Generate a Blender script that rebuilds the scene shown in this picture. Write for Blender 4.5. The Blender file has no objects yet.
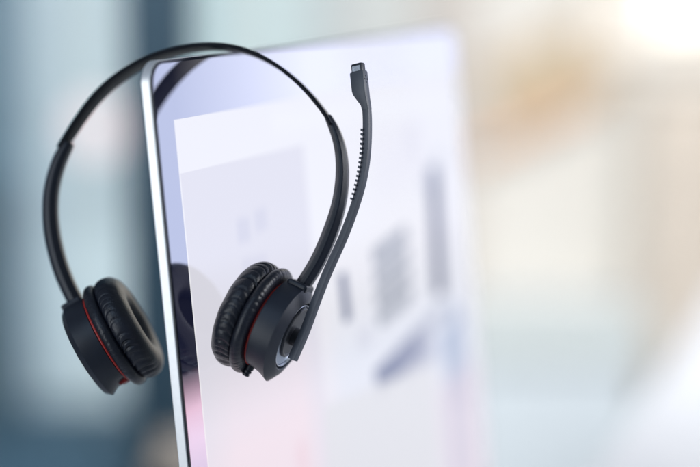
import bpy, bmesh, math, random
from mathutils import Vector, Matrix, noise
random.seed(7)
sc = bpy.context.scene
col = sc.collection
PI = math.pi

# ------------------------------------------------------------------ helpers
def tag(o, label=None, cat=None, group=None, kind=None):
    if label: o['label'] = label
    if cat: o['category'] = cat
    if group: o['group'] = group
    if kind: o['kind'] = kind
    return o

def empty(name, M, label, cat, group=None):
    o = bpy.data.objects.new(name, None); col.objects.link(o)
    o.matrix_world = M; o.empty_display_size = .02
    return tag(o, label, cat, group)

def build(name, bm, mat, parent=None, smooth=True, M=None, autos=None):
    bmesh.ops.recalc_face_normals(bm, faces=bm.faces)
    me = bpy.data.meshes.new(name); bm.to_mesh(me); bm.free()
    for p in me.polygons: p.use_smooth = smooth
    if autos is not None:
        me.set_sharp_from_angle(angle=math.radians(autos))
    me.materials.append(mat)
    o = bpy.data.objects.new(name, me); col.objects.link(o)
    if M is not None: o.matrix_local = M
    if parent: o.parent = parent
    return o

def bevel(o, w, seg=3):
    m = o.modifiers.new('bevel', 'BEVEL'); m.width = w; m.segments = seg; m.limit_method = 'ANGLE'
    m.angle_limit = math.radians(35)
    return o

def box(bm, x0, x1, y0, y1, z0, z1, M=None):
    vs = [bm.verts.new((x, y, z)) for x in (x0, x1) for y in (y0, y1) for z in (z0, z1)]
    for f in ((0,1,3,2),(4,6,7,5),(0,4,5,1),(2,3,7,6),(0,2,6,4),(1,5,7,3)):
        bm.faces.new([vs[i] for i in f])
    if M is not None:
        for v in vs: v.co = M @ v.co
    return vs

def boxobj(name, x0, x1, y0, y1, z0, z1, mat, parent=None, bv=None, M=None):
    bm = bmesh.new(); box(bm, x0, x1, y0, y1, z0, z1)
    o = build(name, bm, mat, parent, smooth=False, M=M)
    if bv: bevel(o, bv)
    return o

def catmull(pts, n):
    P = [Vector(p) for p in pts]
    P = [P[0]*2-P[1]] + P + [P[-1]*2-P[-2]]
    L = [0]
    out = []
    for i in range(1, len(P)-2):
        for k in range(n):
            t = k/n
            a, b, c, d = P[i-1:i+3]
            out.append(.5*((2*b)+(-a+c)*t+(2*a-5*b+4*c-d)*t*t+(-a+3*b-3*c+d)*t**3))
    out.append(P[-2])
    return out

def smooth_path(pts, it):
    for _ in range(it):
        q = [pts[0]] + [(pts[i-1]+pts[i]*2+pts[i+1])/4 for i in range(1, len(pts)-1)] + [pts[-1]]
        pts = q
    return pts

def sweep(bm, path, section, side=Vector((0, -1, 0))):
    """path: points; section(s, i) -> closed list of (n, b) offsets; n in-plane normal, b along side"""
    rings = []
    N = len(path)
    for i, p in enumerate(path):
        t = (path[min(i+1, N-1)]-path[max(i-1, 0)]).normalized()
        b = (side - t*side.dot(t)).normalized()
        n = b.cross(t).normalized()
        rings.append([bm.verts.new(p+n*a+b*c) for a, c in section(i/(N-1), i)])
    K = len(rings[0])
    for i in range(N-1):
        for k in range(K):
            bm.faces.new((rings[i][k], rings[i][(k+1) % K], rings[i+1][(k+1) % K], rings[i+1][k]))
    bm.faces.new(rings[0]); bm.faces.new(list(reversed(rings[-1])))

def rrect(w, h, r, seg=3, cx=0, cy=0):
    pts = []
    for (sx, sy, a0) in ((1, 1, 0), (-1, 1, 90), (-1, -1, 180), (1, -1, 270)):
        for k in range(seg+1):
            a = math.radians(a0+90*k/seg)
            pts.append((cx+sx*(w/2-r)+r*math.cos(a), cy+sy*(h/2-r)+r*math.sin(a)))
    return pts

def basis(axis, ref=Vector((0, 0, 1))):
    a = axis.normalized()
    e1 = (ref - a*ref.dot(a)).normalized()      # 'up' direction of the disc
    e2 = a.cross(e1)
    return a, e1, e2

def lathe(bm, base, axis, prof, seg=96, fn=None, cap0=False, cap1=False, closed=False):
    """prof: list of (a, r); fn(i, ang, a, r)->(a, r) changes it"""
    ax, e1, e2 = basis(axis)
    rings = []
    for i, (a, r) in enumerate(prof):
        ring = []
        for k in range(seg):
            ang = 2*PI*k/seg
            aa, rr = fn(i, ang, a, r) if fn else (a, r)
            ring.append(bm.verts.new(base+ax*aa+(e1*math.cos(ang)+e2*math.sin(ang))*rr))
        rings.append(ring)
    n = len(rings)
    for i in range(n if closed else n-1):
        A = rings[i]; B = rings[(i+1) % n]
        for k in range(seg):
            bm.faces.new((A[k], A[(k+1) % seg], B[(k+1) % seg], B[k]))
    if cap0: bm.faces.new(rings[0])
    if cap1: bm.faces.new(rings[-1])

def spline_prof(prof, n=6):
    return [(v.x, v.y) for v in catmull([(a, r, 0) for a, r in prof], n)]

# ------------------------------------------------------------------ materials
def nt(name):
    m = bpy.data.materials.new(name); m.use_nodes = True
    return m, m.node_tree, m.node_tree.nodes['Principled BSDF']

def mat(name, c, rough=.5, metal=0, var=.15, vscale=40, bump=0, bscale=400, spec=.5, sheen=0, rvar=.0, coat=0):
    m, t, b = nt(name)
    b.inputs['Roughness'].default_value = rough
    b.inputs['Metallic'].default_value = metal
    b.inputs['Specular IOR Level'].default_value = spec
    b.inputs['Coat Weight'].default_value = coat
    tc = t.nodes.new('ShaderNodeTexCoord')
    nz = t.nodes.new('ShaderNodeTexNoise'); nz.inputs['Scale'].default_value = vscale; nz.inputs['Detail'].default_value = 5
    t.links.new(tc.outputs['Object'], nz.inputs['Vector'])
    r = t.nodes.new('ShaderNodeValToRGB')
    r.color_ramp.elements[0].position = .3; r.color_ramp.elements[1].position = .7
    r.color_ramp.elements[0].color = (*[x*(1-var) for x in c], 1)
    r.color_ramp.elements[1].color = (*[min(1, x*(1+var)) for x in c], 1)
    t.links.new(nz.outputs['Fac'], r.inputs['Fac']); t.links.new(r.outputs['Color'], b.inputs['Base Color'])
    if rvar:
        mr = t.nodes.new('ShaderNodeMapRange'); mr.inputs['To Min'].default_value = rough-rvar; mr.inputs['To Max'].default_value = rough+rvar
        t.links.new(nz.outputs['Fac'], mr.inputs['Value']); t.links.new(mr.outputs['Result'], b.inputs['Roughness'])
    if bump:
        n2 = t.nodes.new('ShaderNodeTexNoise'); n2.inputs['Scale'].default_value = bscale; n2.inputs['Detail'].default_value = 3
        t.links.new(tc.outputs['Object'], n2.inputs['Vector'])
        bp = t.nodes.new('ShaderNodeBump'); bp.inputs['Strength'].default_value = bump; bp.inputs['Distance'].default_value = .0002
        t.links.new(n2.outputs['Fac'], bp.inputs['Height']); t.links.new(bp.outputs['Normal'], b.inputs['Normal'])
    return m

def emit(name, c, s):
    m, t, b = nt(name)
    b.inputs['Base Color'].default_value = (.02, .02, .02, 1)
    b.inputs['Emission Color'].default_value = (*c, 1); b.inputs['Emission Strength'].default_value = s
    return m

M_plastic = mat('black_plastic', (.009, .013, .024), .42, var=.2, vscale=60, bump=.25, bscale=2500, rvar=.05)
M_sleeve = mat('black_satin_plastic', (.009, .013, .024), .36, var=.2, bump=.15, bscale=2000, rvar=.05)
M_leather = mat('black_leatherette', (.007, .009, .017), .36, var=.25, vscale=90, bump=.9, bscale=1100, rvar=.08)
M_cloth = mat('black_speaker_cloth', (.006, .007, .01), .9, bump=.8, bscale=3000, spec=.2)
M_band = mat('black_coated_steel', (.006, .008, .013), .42, var=.1, bump=.05, spec=.16)
M_red = mat('red_plastic', (.42, .022, .016), .4, var=.15)
M_boom = mat('grey_plastic', (.072, .080, .098), .42, var=.12, vscale=80, bump=.2, bscale=2500)
M_boomdark = mat('dark_grey_plastic', (.02, .023, .03), .4, bump=.2, bscale=2500)
M_capglass = mat('grey_mic_grille', (.45, .48, .53), .45, var=.3, vscale=900)
M_chrome = mat('chrome', (.5, .53, .58), .28, metal=1, var=.05)
M_alu = mat('brushed_aluminium', (.95, .945, .94), .36, metal=.6, var=.03, vscale=300, bump=.05)
M_bezel = mat('black_glass_bezel', (.006, .008, .014), .15, var=.05)

# ------------------------------------------------------------------ camera
CZ = 1.2
cam = bpy.data.cameras.new('camera'); co = bpy.data.objects.new('camera', cam); col.objects.link(co)
co.location = (0, 0, CZ); co.rotation_euler = (math.radians(90-9.8), 0, 0)
cam.lens = 85; cam.sensor_width = 36; cam.clip_start = .01; cam.clip_end = 100
cam.dof.use_dof = True; cam.dof.focus_distance = .834; cam.dof.aperture_fstop = 1.62
sc.camera = co

# ------------------------------------------------------------------ monitor
b_, L_ = math.radians(65), math.radians(5.3)
s = Vector((math.cos(b_), math.sin(b_), 0)); n0 = Vector((math.sin(b_), -math.cos(b_), 0)); zz = Vector((0, 0, 1))
up = zz*math.cos(L_)-n0*math.sin(L_); nn = n0*math.cos(L_)+zz*math.sin(L_)
TL = Vector((-.09729, .80250, CZ-.05413))
PW, PH, PT = .405, .330, .0062
Mp = Matrix.Identity(4)
for r_ in range(3):
    Mp[r_][0] = s[r_]; Mp[r_][1] = -nn[r_]; Mp[r_][2] = up[r_]; Mp[r_][3] = TL[r_]
DESK = .745
cbot = TL + s*PW/2 - up*PH
Mb = Matrix.Translation(Vector((cbot.x, cbot.y, DESK)) - n0*.04) @ Matrix.Rotation(b_, 4, 'Z')
mon = empty('monitor', Mb, 'thin silver-edged computer monitor with the headset hung over its top edge', 'monitor')
Ml = Mb.inverted() @ Mp

def rounded_slab(x0, x1, z0, z1, r, y0, y1, seg=14, back_in=0):
    bm = bmesh.new()
    pts = rrect(x1-x0, z1-z0, r, seg, (x0+x1)/2, (z0+z1)/2)
    A = [bm.verts.new((x, y0, z)) for x, z in pts]; B = [bm.verts.new((x, y1, z)) for x, z in pts]
    n = len(pts)
    for i in range(n): bm.faces.new((A[i], A[(i+1) % n], B[(i+1) % n], B[i]))
    bm.faces.new(A); bm.faces.new(list(reversed(B)))
    return bm
o = build('case', rounded_slab(0, PW, -PH, 0, .012, .0008, PT), M_alu, mon, M=Ml, autos=40); bevel(o, .0005, 3)
o = build('bezel', rounded_slab(.0003, PW-.0003, -PH+.0003, -.0003, .0117, 0, .0008), M_bezel, mon, M=Ml, autos=40); bevel(o, .0002, 2)

# display picture: soft boxes in the panel's own millimetres
def display_material():
    m = bpy.data.materials.new('display_picture'); m.use_nodes = True
    t = m.node_tree; N = t.nodes; N.clear(); lk = t.links.new
    out = N.new('ShaderNodeOutputMaterial')
    tc = N.new('ShaderNodeTexCoord'); sp = N.new('ShaderNodeSeparateXYZ'); lk(tc.outputs['Object'], sp.inputs[0])
    def mth(op, a, b=None, c=None, clamp=False):
        n = N.new('ShaderNodeMath'); n.operation = op; n.use_clamp = clamp
        for i, v in enumerate((a, b, c)):
            if v is None: continue
            if isinstance(v, (int, float)): n.inputs[i].default_value = v
            else: lk(v, n.inputs[i])
        return n.outputs[0]
    X = mth('MULTIPLY', sp.outputs[0], 1000); Z = mth('MULTIPLY', sp.outputs[2], -1000)   # mm right / mm down
    def band(v, a, b_, soft):
        p = mth('DIVIDE', mth('SUBTRACT', v, a-soft/2), soft, clamp=True)
        q = mth('DIVIDE', mth('SUBTRACT', b_+soft/2, v), soft, clamp=True)
        return mth('MULTIPLY', p, q)
    def rect(x0, x1, z0, z1, ang=0, soft=.15):
        if ang == 0: return mth('MULTIPLY', band(X, x0, x1, soft), band(Z, z0, z1, soft))
        cx, cz = (x0+x1)/2, (z0+z1)/2; c, s_ = math.cos(math.radians(ang)), math.sin(math.radians(ang))
        dx = mth('SUBTRACT', X, cx); dz = mth('SUBTRACT', Z, cz)
        rx = mth('ADD', mth('MULTIPLY', dx, c), mth('MULTIPLY', dz, s_))
        rz = mth('SUBTRACT', mth('MULTIPLY', dz, c), mth('MULTIPLY', dx, s_))
        return mth('MULTIPLY', band(rx, -(x1-x0)/2, (x1-x0)/2, soft), band(rz, -(z1-z0)/2, (z1-z0)/2, soft))
    def mix(a, b_, f):
        n = N.new('ShaderNodeMix'); n.data_type = 'RGBA'
        for sock, v in ((n.inputs[6], a), (n.inputs[7], b_)):
            if isinstance(v, tuple): sock.default_value = (*v, 1)
            else: lk(v, sock)
        if isinstance(f, (int, float)): n.inputs[0].default_value = f
        else: lk(f, n.inputs[0])
        return n.outputs[2]
    # wallpaper: dark upper part running to pink and lilac below
    rmp = N.new('ShaderNodeValToRGB'); cr = rmp.color_ramp
    for e, (p, c) in zip([cr.elements[0], cr.elements[1]] + [cr.elements.new(.5) for _ in range(3)], WALLP): pass
    while len(cr.elements) > 1: cr.elements.remove(cr.elements[-1])
    cr.elements[0].position = WALLP[0][0]; cr.elements[0].color = (*WALLP[0][1], 1)
    for p, c in WALLP[1:]:
        e = cr.elements.new(p); e.color = (*c, 1)
    lk(mth('DIVIDE', Z, 330.0), rmp.inputs[0])
    colr = rmp.outputs[0]
    wl = mth('DIVIDE', mth('SUBTRACT', X, 20), 150, clamp=True)
    colr = mix(colr, (.86, .82, .82), mth('MULTIPLY', wl, .97))
    # page
    pr = N.new('ShaderNodeValToRGB'); cr = pr.color_ramp
    cr.elements[0].position = 0; cr.elements[0].color = (*PAGE[0], 1)
    cr.elements[1].position = 1; cr.elements[1].color = (*PAGE[-1], 1)
    for i, c in enumerate(PAGE[1:-1]): e = cr.elements.new((i+1)/(len(PAGE)-1)); e.color = (*c, 1)
    lk(mth('DIVIDE', mth('SUBTRACT', Z, 30), 290.0), pr.inputs[0])
    page = pr.outputs[0]
    for (x0, x1, z0, z1, ang, soft, c, f) in SHAPES:
        page = mix(page, c, mth('MULTIPLY', rect(x0, x1, z0, z1, ang, soft), f))
    pm = rect(17.3, 500, 30, 330)
    colr = mix(colr, page, pm)
    em = N.new('ShaderNodeEmission'); lk(colr, em.inputs[0]); em.inputs[1].default_value = 1
    gl = N.new('ShaderNodeBsdfGlossy'); gl.inputs['Roughness'].default_value = .015
    gl.inputs['Color'].default_value = (.95, .96, 1, 1)
    ms = N.new('ShaderNodeMixShader'); lk(em.outputs[0], ms.inputs[1]); lk(gl.outputs[0], ms.inputs[2])
    lk(mth('SUBTRACT', GL0, mth('MULTIPLY', pm, GL0-GL1)), ms.inputs[0])
    lk(ms.outputs[0], out.inputs[0])
    return m
GL0, GL1 = .55, .13
LAMP, WIN, WSIDE = 1.0, 1.9, 1.45
WALLP = [(0, (.012, .014, .04)), (.47, (.012, .014, .045)), (.53, (1.3, .68, .90)), (.60, (1.0, .58, .80)), (.75, (.45, .4, .75))]
PAGE = [(.88, .88, .93), (.90, .90, .95), (.92, .90, .94), (.95, .88, .92), (1, .90, .93)]
SHAPES = [
    (18.5, 155, 57, 330, 0, .6, (.70, .69, .79), .62),       # pale lilac picture box
    (18.5, 155, 180, 330, 0, 60, (1.0, .82, .88), .7),
    (70, 84, 88, 101, 3, 5, (.45, .47, .66), .26), (90, 104, 86, 98, -4, 5, (.45, .47, .66), .24),
    (72, 100, 110, 118, 2, 5, (.45, .47, .66), .18),
    (155, 405, 160, 330, 0, 60, (.76, .82, .94), .6),
    (187, 198, 138, 168, -3, 2, (.10, .13, .25), .85),       # upright dark stroke
    (236, 292, 128, 138, -9, 2, (.16, .19, .27), .72), (236, 292, 142, 151, -9, 2, (.16, .19, .27), .72),
    (236, 292, 155, 164, -9, 2, (.16, .19, .27), .72), (236, 292, 168, 177, -9, 2, (.16, .19, .27), .72), (240, 284, 128, 180, -4, 6, (.50, .53, .60), .5),
    (333, 352, 92, 180, 4, 3, (.05, .07, .16), .95), (322, 366, 90, 100, -30, 8, (.5, .54, .66), .5),         # long upright dark stroke
    (226, 300, 200, 218, -9, 4, (.12, .15, .30), .85), (292, 345, 190, 201, -12, 5, (.34, .38, .52), .6), (300, 350, 206, 222, -5, 8, (.62, .66, .8), .6),      # slanted dark bar
    (262, 318, 196, 222, -9, 6, (.34, .36, .50), .55), (352, 372, 190, 262, 2, 6, (.22, .30, .48), .6), (300, 322, 60, 84, 0, 8, (.70, .70, .80), .5), (205, 225, 176, 190, -8, 6, (.66, .67, .78), .5),
    (338, 358, 204, 330, 0, 5, (.36, .46, .66), .6), (366, 382, 200, 330, 0, 5, (.42, .52, .70), .5),
    (148, 318, 216, 340, 4, 4, (.80, .80, .84), .85),       # pale sheet
    (112, 128, 222, 330, 0, 12, (.85, .50, .58), .22),
    (322, 400, 240, 330, 0, 14, (.85, .70, .78), .5),
    (120, 405, 40, 52, 2, 12, (.93, .94, 1), .5),
    (250, 330, 60, 100, 0, 20, (.85, .84, .93), .5),
]
bm = rounded_slab(.0018, PW-.0018, -PH+.0018, -.0018, .0104, -.00012, 0)
build('display', bm, display_material(), mon, M=Ml, smooth=False)
# stand (below the picture frame)
pb = Mb.inverted() @ (TL+s*PW/2-up*(PH-.05)-nn*(PT))
bm = bmesh.new(); path = catmull([(0, pb.y+.004, pb.z), (0, pb.y+.03, pb.z-.05), (0, .05, .01)], 8)
sweep(bm, path, lambda q, i: rrect(.012, .07, .004), side=Vector((1, 0, 0)))
bevel(build('stand_neck', bm, M_alu, mon, autos=40), .001)
bm = rounded_slab(-.1, .1, -.08, .11, .02, 0, .008)
for v in bm.verts: v.co = Vector((v.co.x, v.co.z, v.co.y))
bevel(build('stand_foot', bm, M_alu, mon, autos=40), .001)

# ------------------------------------------------------------------ headset
A = Vector((-.0689, .8663, CZ-.0519))
u = Vector((.9741, -.17, .1491)).normalized(); w = Vector((-.0997, .2691, .9579)); w = (w-u*w.dot(u)).normalized()
N_ = u.cross(w)
Mh = Matrix.Identity(4)
for r_ in range(3):
    Mh[r_][0] = u[r_]; Mh[r_][1] = -N_[r_]; Mh[r_][2] = w[r_]; Mh[r_][3] = A[r_]
hs = empty('headset', Mh, 'black office headset with two padded ear cups and boom microphone, hung over the monitor', 'headset')
V = lambda a, b, c=0: Vector((a/1000, -c/1000, b/1000))    # local mm: right, up, towards the camera

bandp = [(-90.5, -41), (-84.5, -34.0), (-72.6, -20.5), (-59.4, -10.0), (-43.1, -2.3), (-25.0, 1.9), (-5, 2.1), (11.7, -1.9), (24.6, -8.8), (36.4, -18.6), (46.4, -30.4), (54.0, -42.4), (56.4, -48)]
path = smooth_path(catmull([V(*p) for p in bandp], 10), 14)
bm = bmesh.new(); sweep(bm, path, lambda q, i: rrect(.0026-.0006*q, .0095+.0050*math.sin(PI*min(1, q*1.35+.0))**.7 if q < .37 else .0145-.0040*(q-.37)/.63, .0008, 2))
build('headband', bm, M_band, hs, autos=50)

def sleeve(pts, w0, w1, b0, b1, name='band_sleeve'):
    path = smooth_path(catmull([V(*p) for p in pts], 10), 8)
    bm = bmesh.new()
    def sec(q, i):
        e = min(1, q*9)**.5
        a = (w0+(w1-w0)*min(1, q*1.6)**.9)*(.78+.22*e); b = (b0+(b1-b0)*min(1, q*1.6)**.8)*(.85+.15*e)
        return rrect(a/1000, b/1000, .0024*min(a, b)/7, 1)
    sweep(bm, path, sec)
    o = build(name, bm, M_sleeve, hs, autos=25); bevel(o, .0004, 3)
    return o
ls = [(-85.8, -38.0), (-92.6, -48.5), (-97.3, -60.7), (-99.4, -73.8), (-99.2, -87.8), (-96.7, -102.5), (-92.3, -116.2), (-86.0, -129.5), (-82, -136)]
rs = [(54.7, -43), (58.0, -52.5), (59.6, -62.3), (59.2, -74.2), (56.1, -88.2), (50.3, -102.0), (42.4, -115.9), (33.5, -127.3), (26, -135.5)]
sl = sleeve(ls, 6.8, 8.0, 9.4, 9.8)
sr = sleeve(rs, 4.4, 7.6, 6.5, 9.8)
rnd = [random.random() for _ in range(400)]
def wr(ang, seed, cnt):
    """irregular creases round the cushion, 0..1"""
    x = ang/(2*PI)*cnt
    x += .45*noise.noise(Vector((math.cos(ang)*2.3+seed, math.sin(ang)*2.3, seed)))*2
    i = math.floor(x); f = x-i
    k = rnd[int(i+seed*37) % 400]
    wd = .16+.2*k
    d = min(abs(f-.5)/wd, 1)
    return (1-d*d)**2*(.35+.65*k) if d < 1 else 0

def ear_cup(base, axis, seed, right):
    prefix = hs
    base = Vector(base); axis = Vector(axis).normalized()
    mm = lambda P: [(a/1000, r/1000) for a, r in P]
    # cushion
    prof = spline_prof(mm([(8.8, 9.4), (5.6, 10.4), (2.0, 12.6), (-.2, 16.2), (-.5, 20.6), (.7, 24.9), (3.4, 27.8), (6.4, 28.9), (9.6, 28.7), (12.0, 27.3), (13.0, 25.4)]), 7)
    nP = len(prof)
    def fn(i, ang, a, r):
        q = i/(nP-1)
        e = math.exp(-((q-.80)/.15)**2)
        e2 = math.exp(-((q-.22)/.10)**2)
        c = wr(ang+.12*math.sin(q*9+seed)+.18*(q-.8), seed, 36)
        c2 = wr(ang+.1*(q), seed+3, 24)
        puff = .00045*noise.noise(Vector((math.cos(ang)*3, math.sin(ang)*3, q*3+seed)))
        d = .0013*e*c*(.45+.9*abs(noise.noise(Vector((math.cos(ang)*1.7, math.sin(ang)*1.7, seed*2)))) *2)+.0005*e2*c2 - puff
        return (a+d*.35, r-d*.9)
    bm = bmesh.new(); lathe(bm, base, axis, prof, 460, fn)
    cu = build('ear_cushion', bm, M_leather, hs)
    # smooth piped flange
    prof = spline_prof(mm([(12.4, 24.5), (12.6, 26.8), (13.7, 28.5), (15.8, 29.1), (17.8, 28.2), (18.9, 26.2), (19.2, 23.0)]), 5)
    def fn2(i, ang, a, r):
        q = i/30
        c = wr(ang*1.0+.4, seed+6, 60)
        d = .00032*math.exp(-((q-.72)/.2)**2)*c+.00025*noise.noise(Vector((math.cos(ang)*4, math.sin(ang)*4, q*2+seed)))
        return a, r-d
    bm = bmesh.new(); lathe(bm, base, axis, prof, 360, fn2)
    build('cushion_flange', bm, M_leather, cu)
    bm = bmesh.new(); lathe(bm, base, axis, mm([(7.6, .01), (7.2, 6), (7.9, 9), (8.6, 9.8)]), 64)
    build('speaker_cloth', bm, M_cloth, cu)
    # red ring
    dr = 1.4 if right else 0
    bm = bmesh.new(); lathe(bm, base, axis, mm([(18.9, 22), (19.0, 24.2-dr), (19.3, 24.6-dr), (20.0, 24.6-dr), (20.3, 24.2-dr), (20.5, 22)]), 128)
    build('red_ring', bm, M_red, hs)
    # housing, slightly pulled out at the hinge and lower corner
    def hf(i, ang, a, r):
        q = min(max((a-.0203)/.0116, 0), 1); g = math.exp(-((ang-PI)/.42)**2)
        h_ = math.exp(-(min(ang, 2*PI-ang)/.36)**2)
        return a, r*(1+g*(-.09+.20*q*q)+h_*.05) if r > .0195 else r
    P = [(20.3, 20), (20.4, 23.9), (20.7, 24.3), (24, 24.5), (28, 24.5), (31.3, 24.4)]
    if right: P += [(34.6, 19.6), (35.0, 18.8), (34.6, 18.2), (33.0, 18.0), (32.8, .01)]
    else: P += [(34.0, 21.9), (34.3, 21.2), (34.3, .01)]
    bm = bmesh.new(); lathe(bm, base, axis, mm(P), 128, hf)
    h = build('housing', bm, M_plastic, hs, autos=28)
    ax, e1, e2 = basis(axis)
    # shoulder block where the sleeve enters the housing, and the lower heel
    T = Matrix.Identity(4)
    for r_ in range(3):
        T[r_][0] = e2[r_]; T[r_][1] = ax[r_]; T[r_][2] = e1[r_]; T[r_][3] = base[r_]
    return h, ax, e1, e2, T

AR = Vector((.856, -.065, -.512)); AL = Vector((-.905, -.145, -.40))
cR = V(1.7, -138.7)+Vector((0, 0, 0)); bR = cR-AR.normalized()*.006
cL = V(-60.5, -138.7); bL = cL-AL.normalized()*.006
hR, axR, e1R, e2R, TR = ear_cup(bR, AR, 1.3, True)
hL, axL, e1L, e2L, TL_ = ear_cup(bL, AL, 4.1, False)

for T, par, sgn in ((TR, hR, 1), (TL_, hL, -1)):
    # shoulder
    bm = bmesh.new(); box(bm, -.0068, .0068, .0212, .0325, .017, .0266)
    o = build('shoulder', bm, M_plastic, par, smooth=False, M=T); bevel(o, .0014, 3)
# boom hub on the right cup
mm = lambda P: [(a/1000, r/1000) for a, r in P]
bm = bmesh.new(); lathe(bm, bR, AR, mm([(33.0, 17.4), (34.0, 17.3), (34.3, 17.0), (34.2, 16.6), (33.6, 16.3)]), 128)
build('chrome_ring', bm, M_chrome, hR, autos=40)
bm = bmesh.new(); lathe(bm, bR, AR, mm([(32.8, 16.2), (33.4, 16.0), (33.5, 15), (33.5, .01)]), 96)
o_ = build('cap_disc', bm, mat('pale_blue_metal', (.40, .45, .54), .3, metal=.7, var=.1), hR, autos=40)
bm = bmesh.new(); lathe(bm, bR+e1R*.0020-e2R*.0, AR, mm([(33.4, 13.8), (34.6, 13.6), (35.0, 13.0), (34.8, 12.4), (34.4, 12.0), (34.4, .01)]), 96)
build('pivot_plate', bm, M_boomdark, hR, autos=30)
# boom
BA = math.radians(24)
def rot2(P, a): return [(x*math.cos(a)-y*math.sin(a), x*math.sin(a)+y*math.cos(a)) for x, y in P]
bmp = [(26.0, -165.2), (33.8, -151.8), (40.0, -139.4), (48.4, -123.4), (58.0, -107.3), (66.0, -91.4), (71.3, -78.0), (74.7, -64.0), (76.5, -50.0), (76.9, -41.5)]
path = smooth_path(catmull([V(a, b_, 9) for a, b_ in bmp], 12), 12)
bm = bmesh.new()
def bsec(q, i):
    return rot2(rrect(.0043-.0005*min(1, q*2), .0038-.0003*q, .0005, 2), -BA)
sweep(bm, path, bsec)
boom = build('boom_arm', bm, M_boom, hs, autos=28)
# flexible ribs on the inner side of the arm
bm = bmesh.new()
a0, a1 = int(len(path)*.56), int(len(path)*.87)
acc = 0; last = path[a0]
for i in range(a0, a1):
    acc += (path[i+1]-path[i]).length
    if acc >= .00185:
        acc = 0
        t = (path[i+1]-path[i-1]).normalized(); b = Vector((0, -1, 0)); n = b.cross(t)
        n = n if n.x < 0 else -n
        R = Matrix.Identity(4)
        for r_ in range(3):
            R[r_][0] = n[r_]; R[r_][1] = b[r_]; R[r_][2] = t[r_]; R[r_][3] = path[i][r_]
        box(bm, .0018, .0031, -.0022, .0022, -.0005, .0005, R)
build('flex_rib', bm, M_boom, boom, smooth=False)
# hub arm foot that joins boom and hub
foot = bmesh.new()
lathe(foot, bR+e1R*(-.0)+Vector((0, 0, 0)), AR, mm([(34.0, .01), (34.0, 4.8), (38.2, 4.6), (38.6, 4.2), (38.6, .01)]), 48)
build('boom_hub', foot, M_boomdark, hs, autos=40)
# microphone head
ROTS = -1
MH = V(75.9, -40.5, 9)
bm = bmesh.new()
def hsec(q, i):
    return None
secs = [(-3.5, 4.0, 3.8, .9), (-1.0, 4.3, 4.0, .7), (2.0, 6.0, 4.3, -.3), (4.8, 7.8, 4.5, -1.1), (6.6, 8.2, 4.6, -1.3), (15.6, 8.3, 4.6, -1.35), (16.2, 7.9, 4.2, -1.35)]
rings = []
for z, wx, wy, ox in secs:
    rings.append([bm.verts.new(MH+V(ox+px*1000, z, -py*1000)) for px, py in rot2(rrect(wx/1000, wy/1000, .0006, 2), -BA)])
for a, b in zip(rings, rings[1:]):
    for k in range(len(a)): bm.faces.new((a[k], a[(k+1) % len(a)], b[(k+1) % len(a)], b[k]))
bm.faces.new(rings[0]); bm.faces.new(rings[-1])
mic = build('microphone', bm, M_boom, hs, autos=35)
bm = bmesh.new()
rings = []
for z, wx, wy in ((15.8, 6.6, 3.7), (19.7, 6.6, 3.7), (20.4, 6.0, 3.1)):
    rings.append([bm.verts.new(MH+V(-1.3+px*1000, z, -py*1000)) for px, py in rot2(rrect(wx/1000, wy/1000, .0006, 2), -BA)])
for a, b in zip(rings, rings[1:]):
    for k in range(len(a)): bm.faces.new((a[k], a[(k+1) % len(a)], b[(k+1) % len(a)], b[k]))
bm.faces.new(rings[0]); bm.faces.new(rings[-1])
tip = build('tip', bm, M_boomdark, mic, autos=35)
bm = bmesh.new(); box(bm, -.0025, .0025, -.0001, .0003, .0164, .0192, Matrix.Translation(MH+V(-1.3, 0, 0)) @ Matrix.Rotation(BA*ROTS, 4, 'Z') @ Matrix.Translation(Vector((0, -.00195, 0))))
bevel(build('grille', bm, M_capglass, tip, smooth=False), .0002)
bm = bmesh.new()
for (y, z) in ((.0, 13.4), (-1.1, 11.8), (1.1, 11.8), (0, 10.2), (0, 11.8)):
    bmesh.ops.create_uvsphere(bm, u_segments=12, v_segments=8, radius=.00042, matrix=Matrix.Translation(MH+V(-1.35, 0, 0)) @ Matrix.Rotation(BA*ROTS, 4, 'Z') @ Matrix.Translation(Vector((.0041, y/1000, z/1000))) @ Matrix.Diagonal((.3, 1, 1, 1)))
build('sound_hole', bm, M_cloth, mic)

# small screw by the hinge, cable stub under the right cup, red mark on the left cup
bm = bmesh.new(); c0 = V(36.3, -143.0, 4.5)
for k, (dx, dz, r) in enumerate(((0, 0, .0012), (-1.2, -1.6, .0010), (.9, 1.0, .0009))):
    bmesh.ops.create_icosphere(bm, subdivisions=3, radius=r, matrix=Matrix.Translation(c0+V(dx, dz, 0)))
build('hinge_screw', bm, M_chrome, hs)
def at_cup(base, ax, e1, e2, a, ang, r): return base+ax*a+(e1*math.cos(ang)+e2*math.sin(ang))*r
p0 = at_cup(bR, axR, e1R, e2R, .0205, PI-.10, .0235)
dn = (axR*-.10-e1R*1.0-Vector((0,0,0))).normalized()
bm = bmesh.new(); lathe(bm, p0, dn, mm([(-1, .01), (-1, 2.4), (1.5, 2.3), (1.7, 1.8), (2.2, 1.8), (2.4, 2.2), (3.4, 2.1), (3.6, 1.6), (4.0, 1.6), (4.2, 2.0), (5.2, 1.9), (5.5, 1.4), (5.5, .01)]), 32)
build('cable_socket', bm, M_plastic, hR, autos=40)
T2 = TL_ @ Matrix.Rotation(math.radians(180), 4, 'Y')
bm = bmesh.new(); box(bm, -.0042, -.0012, .0208, .0243, .0220, .0243); box(bm, -.0012, .0030, .0213, .0225, .0220, .0243); box(bm, .0010, .0022, .0213, .0253, .0220, .0243)
build('red_mark', bm, M_red, hL, smooth=False, M=T2)

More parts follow.
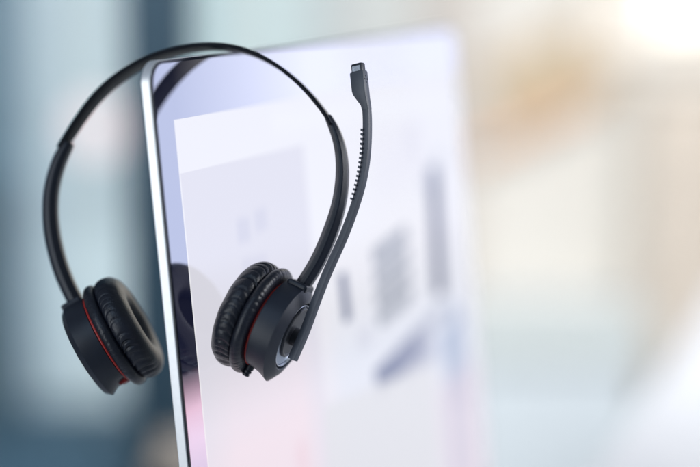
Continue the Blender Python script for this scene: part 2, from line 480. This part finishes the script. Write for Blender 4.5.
# ------------------------------------------------------------------ setting
M_desk = mat('white_desk_top', (.62, .64, .66), .45, var=.05, vscale=3)
M_metal = mat('grey_metal', (.35, .36, .38), .4, metal=.6)
def desk(name, cx, cy, z, wx, wy, rot, label, mt=M_desk):
    M = Matrix.Translation((cx, cy, 0)) @ Matrix.Rotation(math.radians(rot), 4, 'Z')
    d = empty(name, M, label, 'desk')
    bevel(boxobj('desk_top', -wx/2, wx/2, -wy/2, wy/2, z-.025, z, mt, d), .003)
    for sx in (-1, 1):
        for sy in (-1, 1):
            boxobj('leg', sx*(wx/2-.06)-.02, sx*(wx/2-.06)+.02, sy*(wy/2-.06)-.02, sy*(wy/2-.06)+.02, .004, z-.025, M_metal, d, .002)
    return d
desk('desk', 0, .90, DESK, 1.0, .6, 0, 'pale desk the monitor stands on, just under the picture')

def wmat(name, c, rough=.7): return mat(name, c, rough, var=.04, vscale=1.5)
tag(boxobj('floor', -4, 5, -2, 4.2, -.05, 0, wmat('pale_floor', (.42, .45, .47), .5)), kind='structure')
PXM = 3.4/1653           # metres per photo pixel on the far wall
tag(boxobj('wall', -4, 5, 3.46, 3.56, 0, 3.2, wmat('off_white_wall', (.56, .54, .495))), kind='structure')
YW = 3.40
def px2x(px, y=YW): return (px-350)/1653*y*.998
def px2z(py, y=YW): return CZ + y*math.tan(-math.radians(9.8)-math.atan((py-233.5)/1653))

# tinted glass partition on the left, one panel per tone
part = empty('glass_partition', Matrix.Translation((px2x(100), YW, 0)), 'blurred teal and grey panelled partition behind the headset on the left', 'partition')
def panel(name, x0, x1, z0, z1, c, y0=YW, th=.03, rough=.5, parent=part):
    x0, x1 = px2x(x0, y0), px2x(x1, y0)
    bm = bmesh.new(); box(bm, x0, x1, y0, y0+th, z0, z1, Matrix.Translation(-Vector(parent.location)))
    return build(name, bm, wmat(name+'_tone', c, rough), parent, smooth=False)
LEFT = [(-700, -60, (.05, .13, .18)), (-60, 14, (.055, .13, .18)), (14, 46, (.36, .47, .54)), (46, 138, (.44, .54, .57)), (186, 210, (.34, .50, .54)),
        (210, 318, (.44, .53, .53)), (318, 346, (.40, .43, .43)), (346, 418, (.48, .50, .48)), (418, 470, (.46, .42, .38))]
zs = CZ + YW*math.tan(-math.radians(9.8)-math.atan((150-233.5)/1653))
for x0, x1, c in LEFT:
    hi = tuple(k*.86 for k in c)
    panel('panel', x0, x1-1, zs+.004, 3.0, hi); panel('lower_panel', x0, x1-1, .01, zs, tuple(min(.85, k*1.02) for k in c))  # upper row toned darker than lower, to offset uneven wall light

colm = empty('dark_column', Matrix.Translation((px2x(157, 1.75), 1.75, 0)), 'slim dark navy upright column behind the corner of the monitor', 'column')
panel('shaft', 124, 189, .03, 3.1, (.005, .022, .038), 1.75, .06, .5, colm)
panel('plinth', 122, 191, 0, .03, (.02, .03, .04), 1.74, .08, .5, colm)

def thing_box(name, label, cat, px0, px1, y, py_top, z0, depth, c, parts=None, group=None):
    """a box-shaped piece of furniture seen between two photo columns at distance y"""
    x0, x1 = px2x(px0, y), px2x(px1, y)
    z1 = CZ + y*math.tan(-math.radians(9.8)-math.atan((py_top-233.5)/1653))
    e = empty(name, Matrix.Translation(((x0+x1)/2, y, 0)), label, cat)
    w_ = (x1-x0)/2
    bevel(boxobj('carcass', -w_, w_, 0, depth, z0+.04, z1-.02, wmat(name+'_body', c), e), .006)
    bevel(boxobj('top_board', -w_-.01, w_+.01, -.012, depth+.01, z1-.02, z1, wmat(name+'_top', c), e), .004)
    boxobj('plinth', -w_+.02, w_-.02, .02, depth-.02, z0, z0+.04, wmat(name+'_plinth', tuple(k*.6 for k in c)), e)
    return e, w_, z1
e, w_, z1 = thing_box('low_cabinet', 'low dark blue cabinet far behind the headset, bottom left', 'cabinet', -60, 128, 3.05, 448, .0, .3, (.035, .085, .13))
e, w_, z1 = thing_box('storage_box', 'dark slate box standing beside the column, below the left ear cup', 'box', 120, 196, 2.95, 385, .0, .22, (.03, .06, .09))
e, w_, z1 = thing_box('wooden_stool', 'small brown wooden block at the bottom edge left of the monitor', 'stool', 150, 205, 1.62, 461, .0, .1, (.15, .135, .12))
e, w_, z1 = thing_box('tall_locker', 'tall dark navy locker at the left edge of the picture', 'locker', -80, -22, 3.1, 200, .0, .25, (.03, .07, .10))

# pale round lamp glowing at the upper left
lx, lz = px2x(95, 3.1), CZ+3.1*math.tan(-math.radians(9.8)-math.atan((128-233.5)/1653))
e = empty('globe_lamp', Matrix.Translation((lx, 3.1, lz)), 'round pale pinkish lamp glowing out of focus, upper left inside the headband', 'lamp')
bm = bmesh.new(); bmesh.ops.create_uvsphere(bm, u_segments=32, v_segments=20, radius=.05)
build('globe', bm, emit('lamp_glass', (1, .86, .89), LAMP), e)
bm = bmesh.new(); bmesh.ops.create_cone(bm, cap_ends=True, segments=24, radius1=.012, radius2=.012, depth=.268, matrix=Matrix.Translation((0, .165, 0)) @ Matrix.Rotation(PI/2, 4, 'X'))
build('bracket', bm, M_metal, e, autos=40)

# right-hand side: low pale cupboard, rail, curtain, bright window, brown lamp
e, w_, z1 = thing_box('cupboard', 'low pale blue-grey cupboard with a grey top edge, right of the monitor', 'cupboard', 452, 652, 3.2, 322, .0, .24, (.50, .55, .58))
x0, x1 = px2x(440, 3.18), px2x(648, 3.18)
boxobj('grey_edge', -w_-.005, w_+.005, -.03, -.013, z1-.07, z1+.02, wmat('edge_grey', (.47, .51, .50)), e)
cx = px2x(700, 3.36); ztop = CZ+3.36*math.tan(-math.radians(9.8)-math.atan((84-233.5)/1653))
cu = empty('fabric_screen', Matrix.Translation((cx, 3.36, 0)), 'beige pleated fabric screen standing under the bright window at the right edge', 'screen')
bm = bmesh.new(); n_ = 90; rows = []
for z in (.03, .4, .8, ztop-.01):
    rows.append([bm.verts.new((px2x(646+i*3, 3.36)-cx, .02*math.sin(i*.9)+.006*math.sin(i*2.3+z), z)) for i in range(n_)])
for a, b in zip(rows, rows[1:]):
    for i in range(n_-1): bm.faces.new((a[i], a[i+1], b[i+1], b[i]))
o = build('fabric', bm, wmat('beige_fabric', (.56, .51, .45), .9), cu); m_ = o.modifiers.new('t', 'SOLIDIFY'); m_.thickness = .002
boxobj('top_rail', -.12, .45, -.03, .03, ztop-.01, ztop+.01, wmat('rail_beige', (.7, .64, .56)), cu)
boxobj('foot', -.12, .45, -.05, .05, 0, .03, M_metal, cu)
def zat(py, y): return CZ + y*math.tan(-math.radians(9.8)-math.atan((py-233.5)/1653))
wx0, wx1, wz0, wz1 = px2x(590, 3.42), px2x(1000, 3.42), zat(58, 3.42), zat(-500, 3.42)
wn = empty('bright_window', Matrix.Translation(((wx0+wx1)/2, 3.42, wz0)), 'sunlit warm white window glowing in the top right corner', 'window')
hw = (wx1-wx0)/2; hh = wz1-wz0
soft_glow = emit('glow_fringe_glass', (1, .93, .83), .98); sun_sky = emit('sunlit_glass', (1, .95, .84), WIN)  # dimmer panes put the fall-off of the glow into the emission
xm = px2x(650, 3.42)-(wx0+wx1)/2; zm = zat(34, 3.42)-wz0
boxobj('pane', -hw+.02, xm-.006, .012, .018, .02, hh-.02, soft_glow, wn)
boxobj('pane', xm+.006, hw-.02, .012, .018, .02, zm-.006, soft_glow, wn)
boxobj('pane', xm+.006, hw-.02, .012, .018, zm+.006, hh-.02, sun_sky, wn)
boxobj('mullion', xm-.006, xm+.006, 0, .03, .02, hh-.02, wmat('mullion_white', (.8, .76, .7)), wn)
for nm, a in (('frame', (-hw, hw, 0, .03, 0, .02)), ('frame', (-hw, hw, 0, .03, hh-.02, hh)), ('frame', (-hw, -hw+.02, 0, .03, .02, hh-.02)), ('frame', (hw-.02, hw, 0, .03, .02, hh-.02))):
    boxobj(nm, *a, wmat('window_frame', (.7, .66, .6)), wn)
def on_wall(px, py, y=3.44): return Vector((px2x(px, y), y, zat(py, y)))
c0 = on_wall(552, 76)
wb = empty('pin_board', Matrix.Translation(c0) @ Matrix.Rotation(math.radians(24), 4, 'Y') @ Matrix.Rotation(0, 4, 'X'), 'tan board hung askew on the pale wall, out of focus at upper right', 'pin board')
wb.rotation_euler = (0, math.radians(-24), 0)
boxobj('board', -.115, .115, -.008, .012, -.068, .068, mat('tan_cork', (.42, .34, .235), .9, var=.2, vscale=60), wb)
for a in ((-.125, .125, -.014, .012, .0682, .078), (-.125, .125, -.014, .012, -.078, -.0682), (-.125, -.1152, -.014, .012, -.068, .068), (.1152, .125, -.014, .012, -.068, .068)):
    boxobj('frame', *a, wmat('board_frame', (.46, .34, .22)), wb)
pA, pB = on_wall(474, 154, 3.42), on_wall(592, 100, 3.42)
hr = empty('handrail', Matrix.Translation(pA), 'slanted orange-brown wooden handrail fixed to the wall under the tan board', 'handrail')
dv = pB-pA
bm = bmesh.new(); sweep(bm, [dv*k/6 for k in range(7)], lambda q, i: rrect(.034, .03, .010)); build('rail', bm, wmat('orange_wood', (.55, .33, .20), .6), hr, autos=40)
for k in (.2, .8):
    q_ = dv*k; boxobj('bracket', q_.x-.006, q_.x+.006, .0152, .039, q_.z-.006, q_.z+.006, M_metal, hr)
# second desk, lower right
e1_ = Vector((.337, .943, 0)).normalized(); e2_ = Vector((e1_.y, -e1_.x, 0))
c_ = Vector((.200, 1.36, 0))+e1_*.65+e2_*.35
desk('desk', c_.x, c_.y, DESK, 1.3, .70, math.degrees(math.atan2(e1_.y, e1_.x)), 'white desk with a slanting edge in the lower right corner', mat('white_laminate', (.38, .40, .44), .4, var=.03, vscale=3))

# added unseen glowing panel on the right for the glossy screen to mirror
bw = empty('side_glow_panel', Matrix.Translation((2.3, 1.95, .0)) @ Matrix.Rotation(math.radians(-57.5), 4, 'Z'), 'tall pale blue glowing panel added unseen off to the right, mirrored in the screen', 'window')
boxobj('pane', -1.6, 1.6, .01, .02, .73, 2.4, emit('added_glow_glass', (.65, .71, .97), WSIDE), bw)
for k in range(5): boxobj('mullion', -1.62+k*.8, -1.58+k*.8, -.02, .009, .69, 2.44, wmat('mullion_white', (.75, .77, .8)), bw)
boxobj('bottom_ledge', -1.64, 1.64, -.06, .009, .64, .685, wmat('ledge_white', (.75, .74, .78)), bw)
# ------------------------------------------------------------------ lights
def area(name, loc, target, size, power, c, sy=None):
    l = bpy.data.lights.new(name, 'AREA'); l.energy = power; l.color = c; l.size = size
    if sy: l.shape = 'RECTANGLE'; l.size_y = sy
    o = bpy.data.objects.new(name, l); col.objects.link(o); o.location = loc
    o.rotation_euler = (Vector(target)-Vector(loc)).to_track_quat('-Z', 'Y').to_euler()
    return o
cl = area('backdrop_fill', (.3, .95, 2.2), (.28, 3.4, .25), 2.4, 42, (1, .985, .97), .6)  # added lamp that brightens the back wall, not a known fixture
cl.data.spread = math.radians(95)
area('front_fill', (-.7, -.3, 2.3), (-.05, .85, 1.05), .9, 4, (.55, .75, 1))
area('side_light', (-1.8, -.75, 1.2), (-.1, .82, 1.05), 1.3, 20, (.88, .94, 1), 1.8)  # added lamp for the aluminium edge to reflect
area('right_fill', (1.5, .75, 1.55), (.05, .85, 1.1), .8, 15, (.97, .98, 1))  # added lamp for the boom's right side; no window stands here

wd = bpy.data.worlds.new('World'); sc.world = wd; wd.use_nodes = True
wd.node_tree.nodes['Background'].inputs[0].default_value = (.66, .80, 1, 1)
wd.node_tree.nodes['Background'].inputs[1].default_value = .22

#EXTRA
# ------------------------------------------------------------------ render
sc.view_settings.view_transform = 'Standard'; sc.view_settings.look = 'None'
sc.view_settings.exposure = 0; sc.view_settings.gamma = 1
sc.render.engine = 'CYCLES'
sc.render.resolution_x = 1024; sc.render.resolution_y = 683
sc.cycles.max_bounces = 8
